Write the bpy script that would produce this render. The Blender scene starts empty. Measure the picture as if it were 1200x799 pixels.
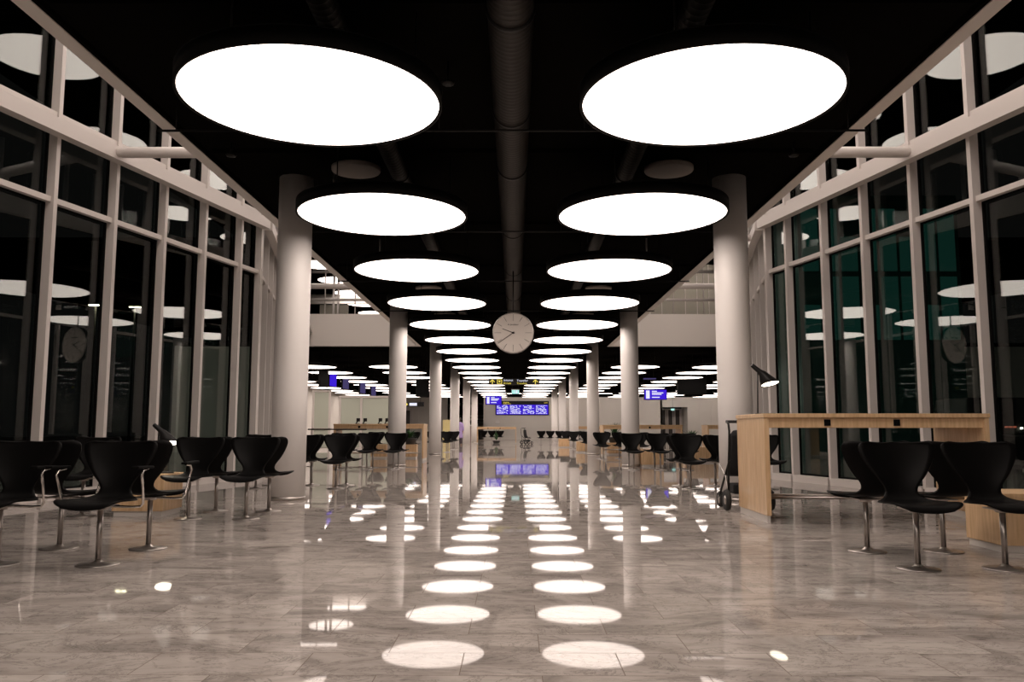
import bpy, bmesh, math, random
from mathutils import Vector, Matrix
random.seed(7)
PI = math.pi
sc = bpy.context.scene
C = sc.collection

# ------------------------------------------------------------------ helpers
class MB:
    """collects shapes in one bmesh"""
    def __init__(s): s.bm = bmesh.new()
    def hexa(s, pts, bev=0):
        v = [s.bm.verts.new(p) for p in pts]
        fs = [s.bm.faces.new([v[i] for i in f]) for f in ((0,3,2,1),(4,5,6,7),(0,1,5,4),(1,2,6,5),(2,3,7,6),(3,0,4,7))]
        if bev:
            es = list({e for f in fs for e in f.edges})
            bmesh.ops.bevel(s.bm, geom=es, offset=bev, segments=2, affect='EDGES', profile=.6)
        return s
    def box(s, x0, x1, y0, y1, z0, z1, bev=0):
        if x0 > x1: x0, x1 = x1, x0
        if y0 > y1: y0, y1 = y1, y0
        return s.hexa([(x0,y0,z0),(x1,y0,z0),(x1,y1,z0),(x0,y1,z0),(x0,y0,z1),(x1,y0,z1),(x1,y1,z1),(x0,y1,z1)], bev)
    def wallbox(s, a, b, n0, n1, z0, z1, side):
        """box along plan segment a-b, from offset n0 to n1 along the inward normal"""
        d = Vector((b[0]-a[0], b[1]-a[1])).normalized()
        n = Vector((-d.y, d.x))
        if n.x*side > 0: n = -n
        q = [Vector(a)+n*n0, Vector(b)+n*n0, Vector(b)+n*n1, Vector(a)+n*n1]
        ar = sum(q[i].x*q[(i+1)%4].y-q[(i+1)%4].x*q[i].y for i in range(4))
        if ar < 0: q.reverse()
        return s.hexa([(p.x,p.y,z0) for p in q]+[(p.x,p.y,z1) for p in q])
    def tube(s, pts, r, seg=10, cap=True):
        pts = [Vector(p) for p in pts]; rings = []
        rr = r if isinstance(r, (list, tuple)) else [r]*len(pts)
        up = None
        for i, p in enumerate(pts):
            t = ((pts[min(i+1,len(pts)-1)]-pts[max(i-1,0)])).normalized()
            if up is None:
                up = Vector((0,0,1)) if abs(t.z) < .9 else Vector((1,0,0))
            u = t.cross(up).normalized(); w = t.cross(u).normalized(); up = -w if (-w).dot(up) > 0 else w
            rings.append([s.bm.verts.new(p+u*(rr[i]*math.cos(2*PI*k/seg))+w*(rr[i]*math.sin(2*PI*k/seg))) for k in range(seg)])
        s.loft(rings, cap); return s
    def loft(s, rings, cap=True):
        n = len(rings[0])
        for a, b in zip(rings, rings[1:]):
            for k in range(n):
                f = s.bm.faces.new((a[k], a[(k+1)%n], b[(k+1)%n], b[k])); f.smooth = True
        if cap:
            s.bm.faces.new(list(reversed(rings[0]))); s.bm.faces.new(rings[-1])
    def lathe(s, prof, seg=32, c=(0,0,0), axis='z', cap=True):
        rings = []
        for r, h in prof:
            ring = []
            for k in range(seg):
                a = 2*PI*k/seg; x, y = r*math.cos(a), r*math.sin(a)
                p = (x, y, h) if axis == 'z' else ((x, h, y) if axis == 'y' else (h, x, y))
                ring.append(s.bm.verts.new((p[0]+c[0], p[1]+c[1], p[2]+c[2])))
            rings.append(ring)
        s.loft(rings, cap); return s
    def ring(s, r0, r1, z0, z1, seg=48):
        R = []
        for r, z in ((r0,z0),(r1,z0),(r1,z1),(r0,z1)):
            R.append([s.bm.verts.new((r*math.cos(2*PI*k/seg), r*math.sin(2*PI*k/seg), z)) for k in range(seg)])
        R.append(R[0]); s.loft(R, False); return s
    def build(s, name, m, parent=None, smooth_angle=None):
        bmesh.ops.recalc_face_normals(s.bm, faces=s.bm.faces)
        me = bpy.data.meshes.new(name); s.bm.to_mesh(me); s.bm.free()
        me.materials.append(m)
        o = bpy.data.objects.new(name, me); C.objects.link(o)
        if parent: o.parent = parent
        return o

def tag(o, label=None, cat=None, group=None, kind=None):
    if label: o['label'] = label
    if cat: o['category'] = cat
    if group: o['group'] = group
    if kind: o['kind'] = kind
    return o
def thing(name, label, cat, loc=(0,0,0), rz=0, group=None):
    o = bpy.data.objects.new(name, None); C.objects.link(o)
    o.empty_display_size = .1; o.location = loc; o.rotation_euler = (0,0,rz)
    return tag(o, label, cat, group)
def struct(o): o['kind'] = 'structure'; return o
def dup(root, loc, rz=0, label=None, group=None):
    r = root.copy(); C.objects.link(r); r.location = loc; r.rotation_euler = (0,0,rz)
    if label: r['label'] = label
    if group: r['group'] = group
    for ch in list(root.children):
        c = ch.copy(); C.objects.link(c); c.parent = r
        for g in list(ch.children):
            d = g.copy(); C.objects.link(d); d.parent = c
    return r
def word(name, s, size, m, parent, loc, rot=(PI/2,0,0), sx=1.0, align='LEFT'):
    cu = bpy.data.curves.new('txt', 'FONT'); cu.body = s; cu.size = size; cu.extrude = .004; cu.align_x = align
    cu.resolution_u = 3
    t = bpy.data.objects.new('txt', cu); C.objects.link(t)
    bpy.context.view_layer.update()
    me = bpy.data.meshes.new_from_object(t.evaluated_get(bpy.context.evaluated_depsgraph_get()))
    bpy.data.objects.remove(t); bpy.data.curves.remove(cu)
    me.materials.clear(); me.materials.append(m)
    o = bpy.data.objects.new(name, me); C.objects.link(o); o.parent = parent
    o.location = loc; o.rotation_euler = rot; o.scale = (sx,1,1)
    return o

# ------------------------------------------------------------------ materials
def mat(name, col, rough=.5, metal=0, spec=.5, bump=None, coat=0):
    m = bpy.data.materials.new(name); m.use_nodes = True
    b = m.node_tree.nodes['Principled BSDF']
    b.inputs['Base Color'].default_value = (*col, 1); b.inputs['Roughness'].default_value = rough
    b.inputs['Metallic'].default_value = metal; b.inputs['Specular IOR Level'].default_value = spec
    b.inputs['Coat Weight'].default_value = coat
    nt = m.node_tree
    if bump:
        tc = nt.nodes.new('ShaderNodeTexCoord'); n = nt.nodes.new('ShaderNodeTexNoise'); n.inputs['Scale'].default_value = bump[0]
        nt.links.new(tc.outputs['Object'], n.inputs['Vector'])
        bp = nt.nodes.new('ShaderNodeBump'); bp.inputs['Strength'].default_value = bump[1]; bp.inputs['Distance'].default_value = .01
        nt.links.new(n.outputs['Fac'], bp.inputs['Height']); nt.links.new(bp.outputs['Normal'], b.inputs['Normal'])
    else:   # a whisper of tone variation
        tc = nt.nodes.new('ShaderNodeTexCoord'); n = nt.nodes.new('ShaderNodeTexNoise'); n.inputs['Scale'].default_value = 3
        nt.links.new(tc.outputs['Object'], n.inputs['Vector'])
        mr = nt.nodes.new('ShaderNodeMapRange'); mr.inputs['To Min'].default_value = max(0, rough-.04); mr.inputs['To Max'].default_value = min(1, rough+.04)
        nt.links.new(n.outputs['Fac'], mr.inputs['Value']); nt.links.new(mr.outputs[0], b.inputs['Roughness'])
    return m
def emit(name, col, st=1.0):
    m = bpy.data.materials.new(name); m.use_nodes = True; nt = m.node_tree
    nt.nodes.clear(); o = nt.nodes.new('ShaderNodeOutputMaterial'); e = nt.nodes.new('ShaderNodeEmission')
    e.inputs[0].default_value = (*col, 1); e.inputs[1].default_value = st
    nt.links.new(e.outputs[0], o.inputs[0]); return m
def wood_mat():
    m = mat('light_oak', (.5,.3,.14), .38, coat=.15); nt = m.node_tree; b = nt.nodes['Principled BSDF']
    tc = nt.nodes.new('ShaderNodeTexCoord'); mp = nt.nodes.new('ShaderNodeMapping'); mp.inputs['Scale'].default_value = (14, 14, 1.2)
    n = nt.nodes.new('ShaderNodeTexNoise'); n.inputs['Scale'].default_value = 2.2; n.inputs['Detail'].default_value = 6
    r = nt.nodes.new('ShaderNodeValToRGB')
    r.color_ramp.elements[0].color = (.56,.36,.19,1); r.color_ramp.elements[1].color = (.74,.52,.31,1)
    r.color_ramp.elements[0].position = .3; r.color_ramp.elements[1].position = .7
    nt.links.new(tc.outputs['Object'], mp.inputs[0]); nt.links.new(mp.outputs[0], n.inputs['Vector'])
    nt.links.new(n.outputs['Fac'], r.inputs[0]); nt.links.new(r.outputs[0], b.inputs['Base Color'])
    return m
def marble_mat():
    m = bpy.data.materials.new('polished_marble'); m.use_nodes = True; nt = m.node_tree; N = nt.nodes; L = nt.links
    b = N['Principled BSDF']
    tc = N.new('ShaderNodeTexCoord')
    br = N.new('ShaderNodeTexBrick'); br.inputs['Scale'].default_value = 1
    br.inputs['Brick Width'].default_value = .68; br.inputs['Row Height'].default_value = .34
    br.inputs['Mortar Size'].default_value = .0022; br.inputs['Mortar Smooth'].default_value = .1
    br.inputs['Color1'].default_value = (0,0,0,1); br.inputs['Color2'].default_value = (1,1,1,1); br.inputs['Mortar'].default_value = (.5,.5,.5,1)
    br.offset = .5; br.inputs['Bias'].default_value = 0
    mp0 = N.new('ShaderNodeMapping'); mp0.inputs['Location'].default_value = (.19, .25, 0)
    L.new(tc.outputs['Object'], mp0.inputs[0]); L.new(mp0.outputs[0], br.inputs['Vector'])
    # each slab gets its own piece of the vein pattern
    sp = N.new('ShaderNodeVectorMath'); sp.operation = 'SCALE'; sp.inputs['Scale'].default_value = 2.3
    L.new(br.outputs['Color'], sp.inputs[0])
    ad = N.new('ShaderNodeVectorMath'); L.new(tc.outputs['Object'], ad.inputs[0]); L.new(sp.outputs[0], ad.inputs[1])
    mp = N.new('ShaderNodeMapping'); mp.inputs['Rotation'].default_value = (0,0,.75); mp.inputs['Scale'].default_value = (.9, 1.7, 1)
    L.new(ad.outputs[0], mp.inputs[0])
    n1 = N.new('ShaderNodeTexNoise'); n1.inputs['Scale'].default_value = 1.3; n1.inputs['Detail'].default_value = 8; n1.inputs['Distortion'].default_value = 1.6; n1.inputs['Roughness'].default_value = .62
    L.new(mp.outputs[0], n1.inputs['Vector'])
    r1 = N.new('ShaderNodeValToRGB'); e = r1.color_ramp.elements
    e[0].position = .3; e[0].color = (.20,.176,.160,1); e[1].position = .66; e[1].color = (.44,.40,.365,1)
    x = e.new(.5); x.color = (.36,.325,.298,1)
    L.new(n1.outputs['Fac'], r1.inputs[0])
    n2 = N.new('ShaderNodeTexNoise'); n2.inputs['Scale'].default_value = 1.9; n2.inputs['Detail'].default_value = 9; n2.inputs['Distortion'].default_value = 2.6; n2.inputs['Roughness'].default_value = .7
    L.new(mp.outputs[0], n2.inputs['Vector'])
    s1 = N.new('ShaderNodeMath'); s1.operation = 'SUBTRACT'; s1.inputs[1].default_value = .5; L.new(n2.outputs['Fac'], s1.inputs[0])
    s2 = N.new('ShaderNodeMath'); s2.operation = 'ABSOLUTE'; L.new(s1.outputs[0], s2.inputs[0])
    s3 = N.new('ShaderNodeMapRange'); s3.inputs['From Max'].default_value = .022; s3.inputs['To Min'].default_value = .5; s3.inputs['To Max'].default_value = 1
    L.new(s2.outputs[0], s3.inputs['Value'])
    mx = N.new('ShaderNodeMix'); mx.data_type = 'RGBA'; mx.blend_type = 'MULTIPLY'; mx.inputs['Factor'].default_value = .8
    L.new(r1.outputs[0], mx.inputs['A']); L.new(s3.outputs[0], mx.inputs['B'])
    mo = N.new('ShaderNodeMix'); mo.data_type = 'RGBA'; L.new(br.outputs['Fac'], mo.inputs['Factor'])
    L.new(mx.outputs['Result'], mo.inputs['A']); mo.inputs['B'].default_value = (.16,.13,.11,1)
    L.new(mo.outputs['Result'], b.inputs['Base Color'])
    rr = N.new('ShaderNodeMapRange'); rr.inputs['To Min'].default_value = .018; rr.inputs['To Max'].default_value = .036
    L.new(n1.outputs['Fac'], rr.inputs['Value'])
    rm = N.new('ShaderNodeMath'); rm.operation = 'ADD'; L.new(rr.outputs[0], rm.inputs[0]); L.new(br.outputs['Fac'], rm.inputs[1]); rm.use_clamp = True
    L.new(rm.outputs[0], b.inputs['Roughness'])
    b.inputs['IOR'].default_value = 1.135
    return m
def glass_mat(name='facade_glass', ior=1.5, tint=(.8,.86,.84)):
    m = bpy.data.materials.new(name); m.use_nodes = True; nt = m.node_tree; N = nt.nodes; L = nt.links; N.clear()
    o = N.new('ShaderNodeOutputMaterial'); t = N.new('ShaderNodeBsdfTransparent'); g = N.new('ShaderNodeBsdfGlossy')
    t.inputs[0].default_value = (*tint, 1); g.inputs['Roughness'].default_value = .0; g.inputs[0].default_value = (.95,.95,.95,1)
    f = N.new('ShaderNodeFresnel'); f.inputs['IOR'].default_value = ior
    ge = N.new('ShaderNodeNewGeometry'); mi = N.new('ShaderNodeMix'); mi.inputs['A'].default_value = ior; mi.inputs['B'].default_value = 1/ior
    L.new(ge.outputs['Backfacing'], mi.inputs['Factor']); L.new(mi.outputs['Result'], f.inputs['IOR'])
    mx = N.new('ShaderNodeMixShader'); L.new(f.outputs[0], mx.inputs[0]); L.new(t.outputs[0], mx.inputs[1]); L.new(g.outputs[0], mx.inputs[2])
    L.new(mx.outputs[0], o.inputs[0]); return m

M = dict(
    paint=mat('warm_white_paint', (.78,.75,.72), .45),
    frame=mat('white_lacquered_metal', (.66,.61,.58), .4),
    column=mat('column_paint', (.78,.75,.73), .45, bump=(6,.02)),
    wallp=mat('wall_panel_paint', (.72,.68,.63), .5),
    fascia=mat('fascia_paint', (.84,.79,.745), .55),
    black=mat('black_ceiling_paint', (.006,.0055,.005), .9, spec=0),
    blackm=mat('black_metal', (.008,.0075,.0075), .45, spec=.25),
    blackp=mat('black_plastic', (.004,.004,.004), .7, spec=.06),
    shell=mat('black_lacquered_shell', (.0032,.003,.003), .45, spec=.09),
    chrome=mat('satin_chrome', (.42,.385,.36), .33, metal=1),
    archrome=mat('bright_chrome', (.8,.76,.72), .12, metal=1),
    steel=mat('brushed_steel', (.5,.46,.43), .32, metal=1),
    duct=mat('spiral_duct_metal', (.03,.026,.023), .5, metal=.5),
    lampblack=mat('lamp_housing_black', (.006,.006,.006), .6, spec=.1),
    plinth=mat('white_plinth', (.66,.62,.58), .5),
    rubber=mat('black_rubber', (.02,.019,.018), .8),
    fabric=mat('black_stroller_fabric', (.012,.012,.013), .9, bump=(60,.3)),
    dial=mat('clock_dial', (.66,.60,.55), .18, coat=.6),
    asphalt=mat('asphalt', (.03,.03,.03), .9),
    olive=mat('olive_wall_panels', (.42,.39,.32), .5),
    yellowp=mat('yellow_partition', (.62,.52,.24), .5),
    mauve=mat('mauve_front_panel', (.26,.19,.18), .5),
    leaf=mat('plant_leaf', (.03,.10,.025), .5),
    pot=mat('dark_plant_pot', (.03,.03,.03), .5),
    curtain=mat('grey_curtain', (.28,.25,.21), .8),
    darkdoor=mat('dark_door_panel', (.05,.04,.035), .4),
    teal=mat('teal_cladding', (.02,.07,.06), .4),
    skin=mat('skin', (.5,.3,.22), .5), hair=mat('dark_brown_hair', (.03,.018,.012), .6),
    lilac=mat('lilac_coat', (.38,.28,.55), .8), trousers=mat('dark_trousers', (.1,.08,.1), .8),
)
M['wood'] = wood_mat(); M['marble'] = marble_mat(); M['glass'] = glass_mat()
M['frost'] = mat('frosted_pale_green_glass', (.50,.53,.45), .35)
LC = (1.0, .85, .76)
M['lamp'] = emit('lamp_diffuser', LC, 5.6)
M['ajlight'] = emit('desk_lamp_light', (1,.88,.7), 9)
M['blue'] = emit('blue_screen', (.05,.015,.66), 1.0)
M['bluedim'] = emit('dim_blue_screen', (.10,.08,.22), .6)
M['white_e'] = emit('screen_white', (.85,.85,1), 1.0)
M['yellow_e'] = emit('sign_yellow', (.95,.75,.12), 1.0)
M['green_e'] = emit('exit_sign_green', (.45,.85,.78), 1.0)
M['teal_e'] = emit('teal_lit_window', (.03,.13,.10), .16)
M['street_e'] = emit('street_lamp_light', (1,.82,.55), 25)
M['red_e'] = emit('tail_light', (1,.25,.15), .35)

# ------------------------------------------------------------------ camera
F = 963.8752
cam = bpy.data.cameras.new('camera'); co = bpy.data.objects.new('camera', cam); C.objects.link(co); sc.camera = co
cam.sensor_width = 36; cam.lens = F*36/1200; cam.clip_start = .05; cam.clip_end = 500
T, YAW, CX, ROLL = .10719, -.00372, .03818, .00081
co.matrix_world = Matrix.Translation((CX,0,1)) @ Matrix.Rotation(-YAW, 4, 'Z') @ Matrix.Rotation(PI/2+T, 4, 'X') @ Matrix.Rotation(ROLL, 4, 'Z')

# ------------------------------------------------------------------ shell of the hall
CEIL = 4.72; TRB = 4.65; TX = 4.12; YB = 36.1; YEND = 85.0
XL, XR = -14.8, 24.0
LOW = 4.66   # the wide ceiling beyond the bulkheads
ROOF = 9.4
floor = struct(MB().box(-15, 25, -9, 118, -.2, 0).build('floor', M['marble']))
g = struct(MB().box(-80, 80, -9, 150, -.5, -.22).build('trim_1', M['asphalt']))
# central black ceiling, its beige edges, and the lower wide ceiling beyond the bulkhead
struct(MB().box(-TX+.04, TX-.04, -9, YB, CEIL, CEIL+.18).build('ceiling', M['black']))
n = 2
for s in (-1, 1):
    struct(MB().box(s*(TX-.04), s*(TX), -9, YB, TRB+.012, CEIL+.2).build('trim_%d' % n, M['black'])); n += 1
    struct(MB().box(s*TX, s*(TX+.16), -9, YB-.12, TRB, CEIL+.25).build('trim_%d' % n, M['fascia'])); n += 1
struct(MB().box(XL, XR, YB+.25, YEND+30, LOW, LOW+.18).build('ceiling.001', M['black']))
struct(MB().box(-12.2, 12.2, -9, YB, ROOF, ROOF+.15).box(-30, 30, YB, 120, ROOF, ROOF+.15).build('ceiling.002', M['black']))
# bulkheads
for s, nm in ((-1,'left'), (1,'right')):
    struct(MB().box(s*TX, s*9.6, YB-.12, YB+.12, TRB, 6.07).build('wall_bulkhead_'+nm, M['fascia']))
struct(MB().box(-TX, TX, YB+.1, YB+.25, LOW-.02, CEIL+.2).build('wall_drop', M['black']))
# side and end walls
struct(MB().box(XL-.2, XL, YB, 86, 0, LOW).build('wall_left', M['wallp']))
struct(MB().box(XR, XR+.2, YB, YEND, 0, LOW).build('wall_right', M['wallp']))
struct(MB().box(XL, -9.25, YB+.26, YB+.36, 0, LOW).build('wall_left_return', M['wallp']))
struct(MB().box(9.25, XR, YB+.26, YB+.36, 0, LOW).build('wall_right_return', M['wallp']))
def panelled(x0, x1, y, z1, name, step=1.2):
    mb = MB(); x = x0
    while x < x1-.01:
        mb.box(x+.006, min(x+step, x1)-.006, y, y+.05, 0, z1); x += step
    mb.box(x0, x1, y+.04, y+.2, 0, z1)
    return struct(mb.build(name, M['wallp']))
panelled(-3.2, 15.2, YEND, 4.32, 'wall_back')
panelled(17.8, XR, YEND, 4.32, 'wall_back_right')
struct(MB().box(15.2, 17.8, YEND, YEND+.2, 3.3, 4.32).box(15.0, 15.2, YEND, YEND+3, 0, 4.32).box(17.8, 18.0, YEND+.2, YEND+3, 0, 4.32).build('wall_recess', M['wallp']))
panelled(XL, -7.0, 86, 4.32, 'wall_back_left')
struct(MB().box(-3.2, -3.0, YEND+.2, YEND+25, 0, 4.32).build('wall_passage', M['wallp']))
struct(MB().box(-14, -3, 110, 110.2, 0, 4.32).build('wall_passage_end', M['curtain']))
struct(MB().box(-12, 12, -9, -8.8, 0, ROOF).build('wall_rear', M['fascia']))

# glazed facades on both sides
struct(MB().box(XL, XR, YEND-.1, YEND+.3, 4.32, LOW-.002).build('wall_back_band', M['black']))
def wx(y, s): return s*((5.44+.235*(17-y)) if y <= 17 else (5.44+.2*(y-17)))
ys_near = [17.0, 16.26, 15.08, 13.94, 12.75, 11.54, 10.35, 9.15, 7.95, 6.8, 5.65, 4.5, 3.3, 2.1, .9, -.6, -2.4, -4.4, -6.4, -8.4]
ys_far = [17.0+1.18*i for i in range(16)] + [YB-.15]
wn = 1
for s in (-1, 1):
    segs = [((wx(a,s),a), (wx(b,s),b)) for a, b in zip(ys_near, ys_near[1:])] + [((wx(a,s),a), (wx(b,s),b)) for a, b in zip(ys_far, ys_far[1:])]
    for a, b in segs:
        w = bpy.data.objects.new('window_%d' % wn, None); C.objects.link(w); struct(w); wn += 1
        a_, b_ = Vector(a), Vector(b); d = (b_-a_).normalized()
        # mullion at the start of the bay, full height, with its pressure cap
        far = a[1] >= 17 and b[1] > 17
        m0 = a_-d*.035; m1 = a_+d*.035
        MB().wallbox(m0, m1, 0, .17, .1, ROOF, s).build('mullion', M['frame'], w)
        e0 = a_+d*.036; e1 = b_-d*.036
        MB().wallbox(e0, e1, 0, .12, 4.24, 4.32, s).build('transom', M['frame'], w)
        MB().wallbox(e0, e1, -.06, .2, 0, .13, s).build('sill', M['frame'], w)
        MB().wallbox(e0, e1, 0, .14, 5.50, 5.57, s).build('upper_transom', M['frame'], w)
        fr = MB()
        for z0, z1 in ((.13,4.24),(4.32,5.50),(5.57,ROOF-.01)):
            fr.wallbox(e0, e0+d*.035, 0, .03, z0, z1, s); fr.wallbox(e1-d*.035, e1, 0, .03, z0, z1, s)
            fr.wallbox(e0, e1, 0, .03, z0, z0+.03, s); fr.wallbox(e0, e1, 0, .03, z1-.03, z1, s)
        fr.build('gasket', M['blackp'], w)
        for z0, z1 in ((.13,4.24),(4.32,5.50),(5.57,ROOF-.01)):
            MB().wallbox(e0, e1, -.03, -.018, z0, z1, s).build('glass_pane', M['glass'], w)
    # big white ledge beam that follows the facade, and the coping strip above it
    for k, (pa, pb) in enumerate((((wx(-8.4,s),-8.4), (wx(17,s),17.0)), ((wx(17,s),17.0), (wx(YB-.15,s),YB-.15)))):
        o = MB().wallbox(pa, pb, .171, .34, 5.19, 5.40, s).wallbox(pa, pb, .171, .2, 5.40, 5.43, s).build('trim_%d' % n, M['frame']); n += 1
        struct(o)
# horizontal tie tubes from the facade beam to the edge of the slab
for s, nm in ((-1,'left'), (1,'right')):
    for y, z in ((12.45, 5.30), (18.2, 5.30), (24.5,5.30)):
        x0 = abs(wx(y, 1))-.3
        o = MB().tube([(s*(x0), y, z), (s*(x0-.12), y, z), (s*(TX+.17), y, z)], [.06,.085,.085], 16)
        o.tube([(s*(TX+.17), y, z), (s*(TX+.165), y, 4.98)], .05, 10)
        q = o.build('tie_tube', M['frame'])
        tag(q, {12.45:'white round tie tube from the %s facade beam to the ceiling, nearest the camera',
                18.2:'white round tie tube by the bend of the %s facade',
                24.5:'white round tie tube hidden behind the first column on the %s, near the bulkhead'}[y] % nm, 'tube', 'facade tie tubes')

# ------------------------------------------------------------------ columns
ords = ['nearest', 'second', 'third', 'fourth', 'fifth', 'sixth', 'seventh']
WC = 6.45/2
proto = None
for s, nm in ((-1,'left'), (1,'right')):
    for i in range(6):
        y = 11.95+10.904*i
        top = CEIL if y < YB else LOW
        lab = 'tall round white column, %s from the camera in the %s row' % (ords[i], nm)
        r = .246
        o = thing('round_column', lab, 'column', (s*WC, y, 0), 0, 'round columns lining the aisle')
        MB().lathe([(r,.0),(r,1.5),(r,3.0),(r,top-.0)], 40).build('shaft', M['column'], o)
        MB().ring(r+.001, r+.006, 0.0, .05, 40).build('base_ring', M['steel'], o)

# ------------------------------------------------------------------ ceiling lamps
def make_lamp(top, z0=.14):
    t = thing('hanging_disc_lamp', 'x', 'ceiling lamp')
    R = 1.104
    o = MB().lathe([(R,0),(R,.004)], 72).build('diffuser', M['lamp'], t)
    MB().lathe([(.006,-.004),(.006,-.001)], 8).build('centre_pin', M['blackm'], o)
    MB().ring(R+.001, R+.028, -.012, .13, 72).lathe([(R+.028,.13),(R+.028,.14)], 72).build('housing', M['lampblack'], t)
    for k in range(3):
        a = 2*PI*k/3
        MB().tube([(.9*math.cos(a), .9*math.sin(a), .14), (.9*math.cos(a), .9*math.sin(a), top)], .008, 6).build('suspension_rod', M['blackm'], t)
    return t
LZ = 3.843; L0 = 6.91; LS = 3.854; LW = 1.734
def nth(i):
    w = ['first','second','third','fourth','fifth','sixth','seventh','eighth','ninth','tenth','eleventh','twelfth','thirteenth','fourteenth','fifteenth','sixteenth','seventeenth','eighteenth','nineteenth']
    return w[i]
lampC = make_lamp(ROOF-8.8); lampC.location = (-LW,3,8.8); lampC['label'] = 'upper floor disc lamp, first of the left inner row, mirrored in the glass'; lampC['group'] = 'upper floor disc lamps'
lampA = make_lamp(CEIL-LZ); lampB = make_lamp(LOW-LZ); usedA = usedB = False
def place_lamp(x, y, z, lab, grp):
    global usedA, usedB
    near = y < YB
    src = lampA if near else lampB
    first = (near and not usedA) or ((not near) and not usedB)
    if first:
        src.location = (x,y,z); src['label'] = lab; src['group'] = grp
        if near: usedA = True
        else: usedB = True
        return src
    return dup(src, (x,y,z), 0, lab, grp)
for s, nm in ((-1,'left'), (1,'right')):
    for i in range(-3, 18):
        if i < 0: lab = 'disc lamp behind the camera, %s one back in the %s row' % (nth(-i-1), nm)
        else: lab = 'glowing disc lamp over the aisle, %s from the camera in the %s row' % (nth(i), nm)
        place_lamp(s*LW, L0+LS*i, LZ, lab, 'disc lamps along the aisle')
for s, nm, xs in ((-1,'left',(5.53,9.26,12.98)), (1,'right',(5.53,9.26,12.98,16.7,20.4))):
    for j, x in enumerate(xs):
        for i in range(8, 18):
            y = L0+LS*i-.2
            if x-1 > .262*y: continue
            lab = 'glowing disc lamp in the %s side hall, %s row out, %s from the bulkhead' % (nm, nth(j), nth(i-8))
            place_lamp(s*x, y, LZ, lab, 'disc lamps beyond the bulkhead')
# upper floor lamps
for s, nm in ((-1,'left'), (1,'right')):
    for i in range(0, 8):
        if s < 0 and i == 0: continue
        dup(lampC, (s*LW, 3+3.9*i, 8.8), 0, 'upper floor disc lamp, %s of the %s inner row, mirrored in the glass' % (nth(i), nm), 'upper floor disc lamps')
    for i in range(0, 4):
        dup(lampC, (s*5.1, 3+3.3*i, 8.8), 0, 'upper floor disc lamp, %s of the %s outer row, mirrored in the glass' % (nth(i), nm), 'upper floor disc lamps')
for s, nm in ((-1,'left'), (1,'right')):  # extra lamps added above the slab, out of view, to brighten bulkheads and gallery
    for i, (x, y) in enumerate(((5.9,25),(6.6,29),(7.2,33))):
        dup(lampC, (s*x, y, 8.8), 0, 'added unseen disc lamp brightening the %s bulkhead, %s from the camera' % (nm, nth(i)), 'upper floor disc lamps')
for i in range(5):
    dup(lampC, (-9.15-.07*i, 38.6+4.1*i, 8.8), 0, 'glowing disc lamp on the upper gallery above the left bulkhead, %s from the rail' % nth(i), 'gallery disc lamps')

# ------------------------------------------------------------------ ceiling services
o = thing('spiral_duct', 'dark ribbed round ventilation duct running along the middle of the ceiling', 'duct', (0,0,0))
mb = MB(); prof = []; y = -6.0
while y < 35.8:
    prof += [(.195,y),(.195,y+.05),(.201,y+.06),(.195,y+.07)]; y += .08
mb.lathe(prof, 28, (0,0,4.5), 'y'); mb.build('duct_pipe', M['duct'], o)
for y in (3.1,6.5,8.7,10.6,14.0,17.5,21,24.5,28):
    MB().lathe([(.196,y),(.212,y+.005),(.212,y+.045),(.196,y+.05)], 28, (0,0,4.5), 'y').build('coupling_band', M['blackm'], o)
for s, nm in ((-1,'left'), (1,'right')):
    o = thing('branch_duct', 'small dark round duct running above the %s row of lamps' % nm, 'duct', (s*1.58,0,4.57))
    mb = MB(); prof = []; y = -3.0
    while y < 35.0:
        prof += [(.12,y),(.12,y+.07),(.125,y+.08),(.12,y+.09)]; y += .1
    mb.lathe(prof, 20, (0,0,0), 'y'); mb.build('duct_pipe', M['duct'], o)
    for y in (7.5, 11.2, 16): MB().lathe([(.121,y),(.135,y+.01),(.135,y+.05),(.121,y+.06)], 20, (0,0,0), 'y').build('coupling_band', M['blackm'], o)
for k, y in enumerate((8.75, 13.4, 18, 22.6, 27)):
    t = thing('ceiling_conduit', 'thin dark conduit crossing the ceiling under the duct, %s from the camera' % nth(k), 'pipe', (0,y,0), 0, 'ceiling conduits')
    MB().tube([(-3.9,0,4.27),(3.9,0,4.27)], .014, 8).build('pipe', M['blackm'], t)
    for x in (-3.7,-.8,.8,3.7): MB().tube([(x,0,4.284),(x,0,CEIL)], .006, 6).build('hanger', M['blackm'], t)
# ceiling joists painted black
for k in range(9):
    struct(MB().box(-4.0, 4.0, 3.0+LS*k-.1, 3.15+LS*k-.1, 4.66, 4.719).build('trim_%d' % n, M['black'])); n += 1
# round grey ceiling speakers
def make_speaker():
    t = thing('ceiling_speaker', 'x', 'speaker')
    MB().lathe([(.33,0),(.34,.015),(.34,.06)], 36).build('grille', mat('grey_speaker_grille', (.42,.37,.33), .7, bump=(150,.3)), t)
    MB().lathe([(.22,.06),(.2,.13)], 24).build('back_box', M['blackm'], t)
    return t
sp = make_speaker(); first = True
for s, nm in ((-1,'left'), (1,'right')):
    for k in range(5):
        y = 11.2+4.88*k; lab = 'flat round grey ceiling speaker, %s from the camera above the %s row of lamps' % (nth(k), nm)
        if k == 1: continue
        if first: sp.location = (s*2.19,y,4.59); sp['label'] = lab; sp['group'] = 'ceiling speakers'; first = False
        else: dup(sp, (s*2.19,y,4.59), 0, lab, 'ceiling speakers')
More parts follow.
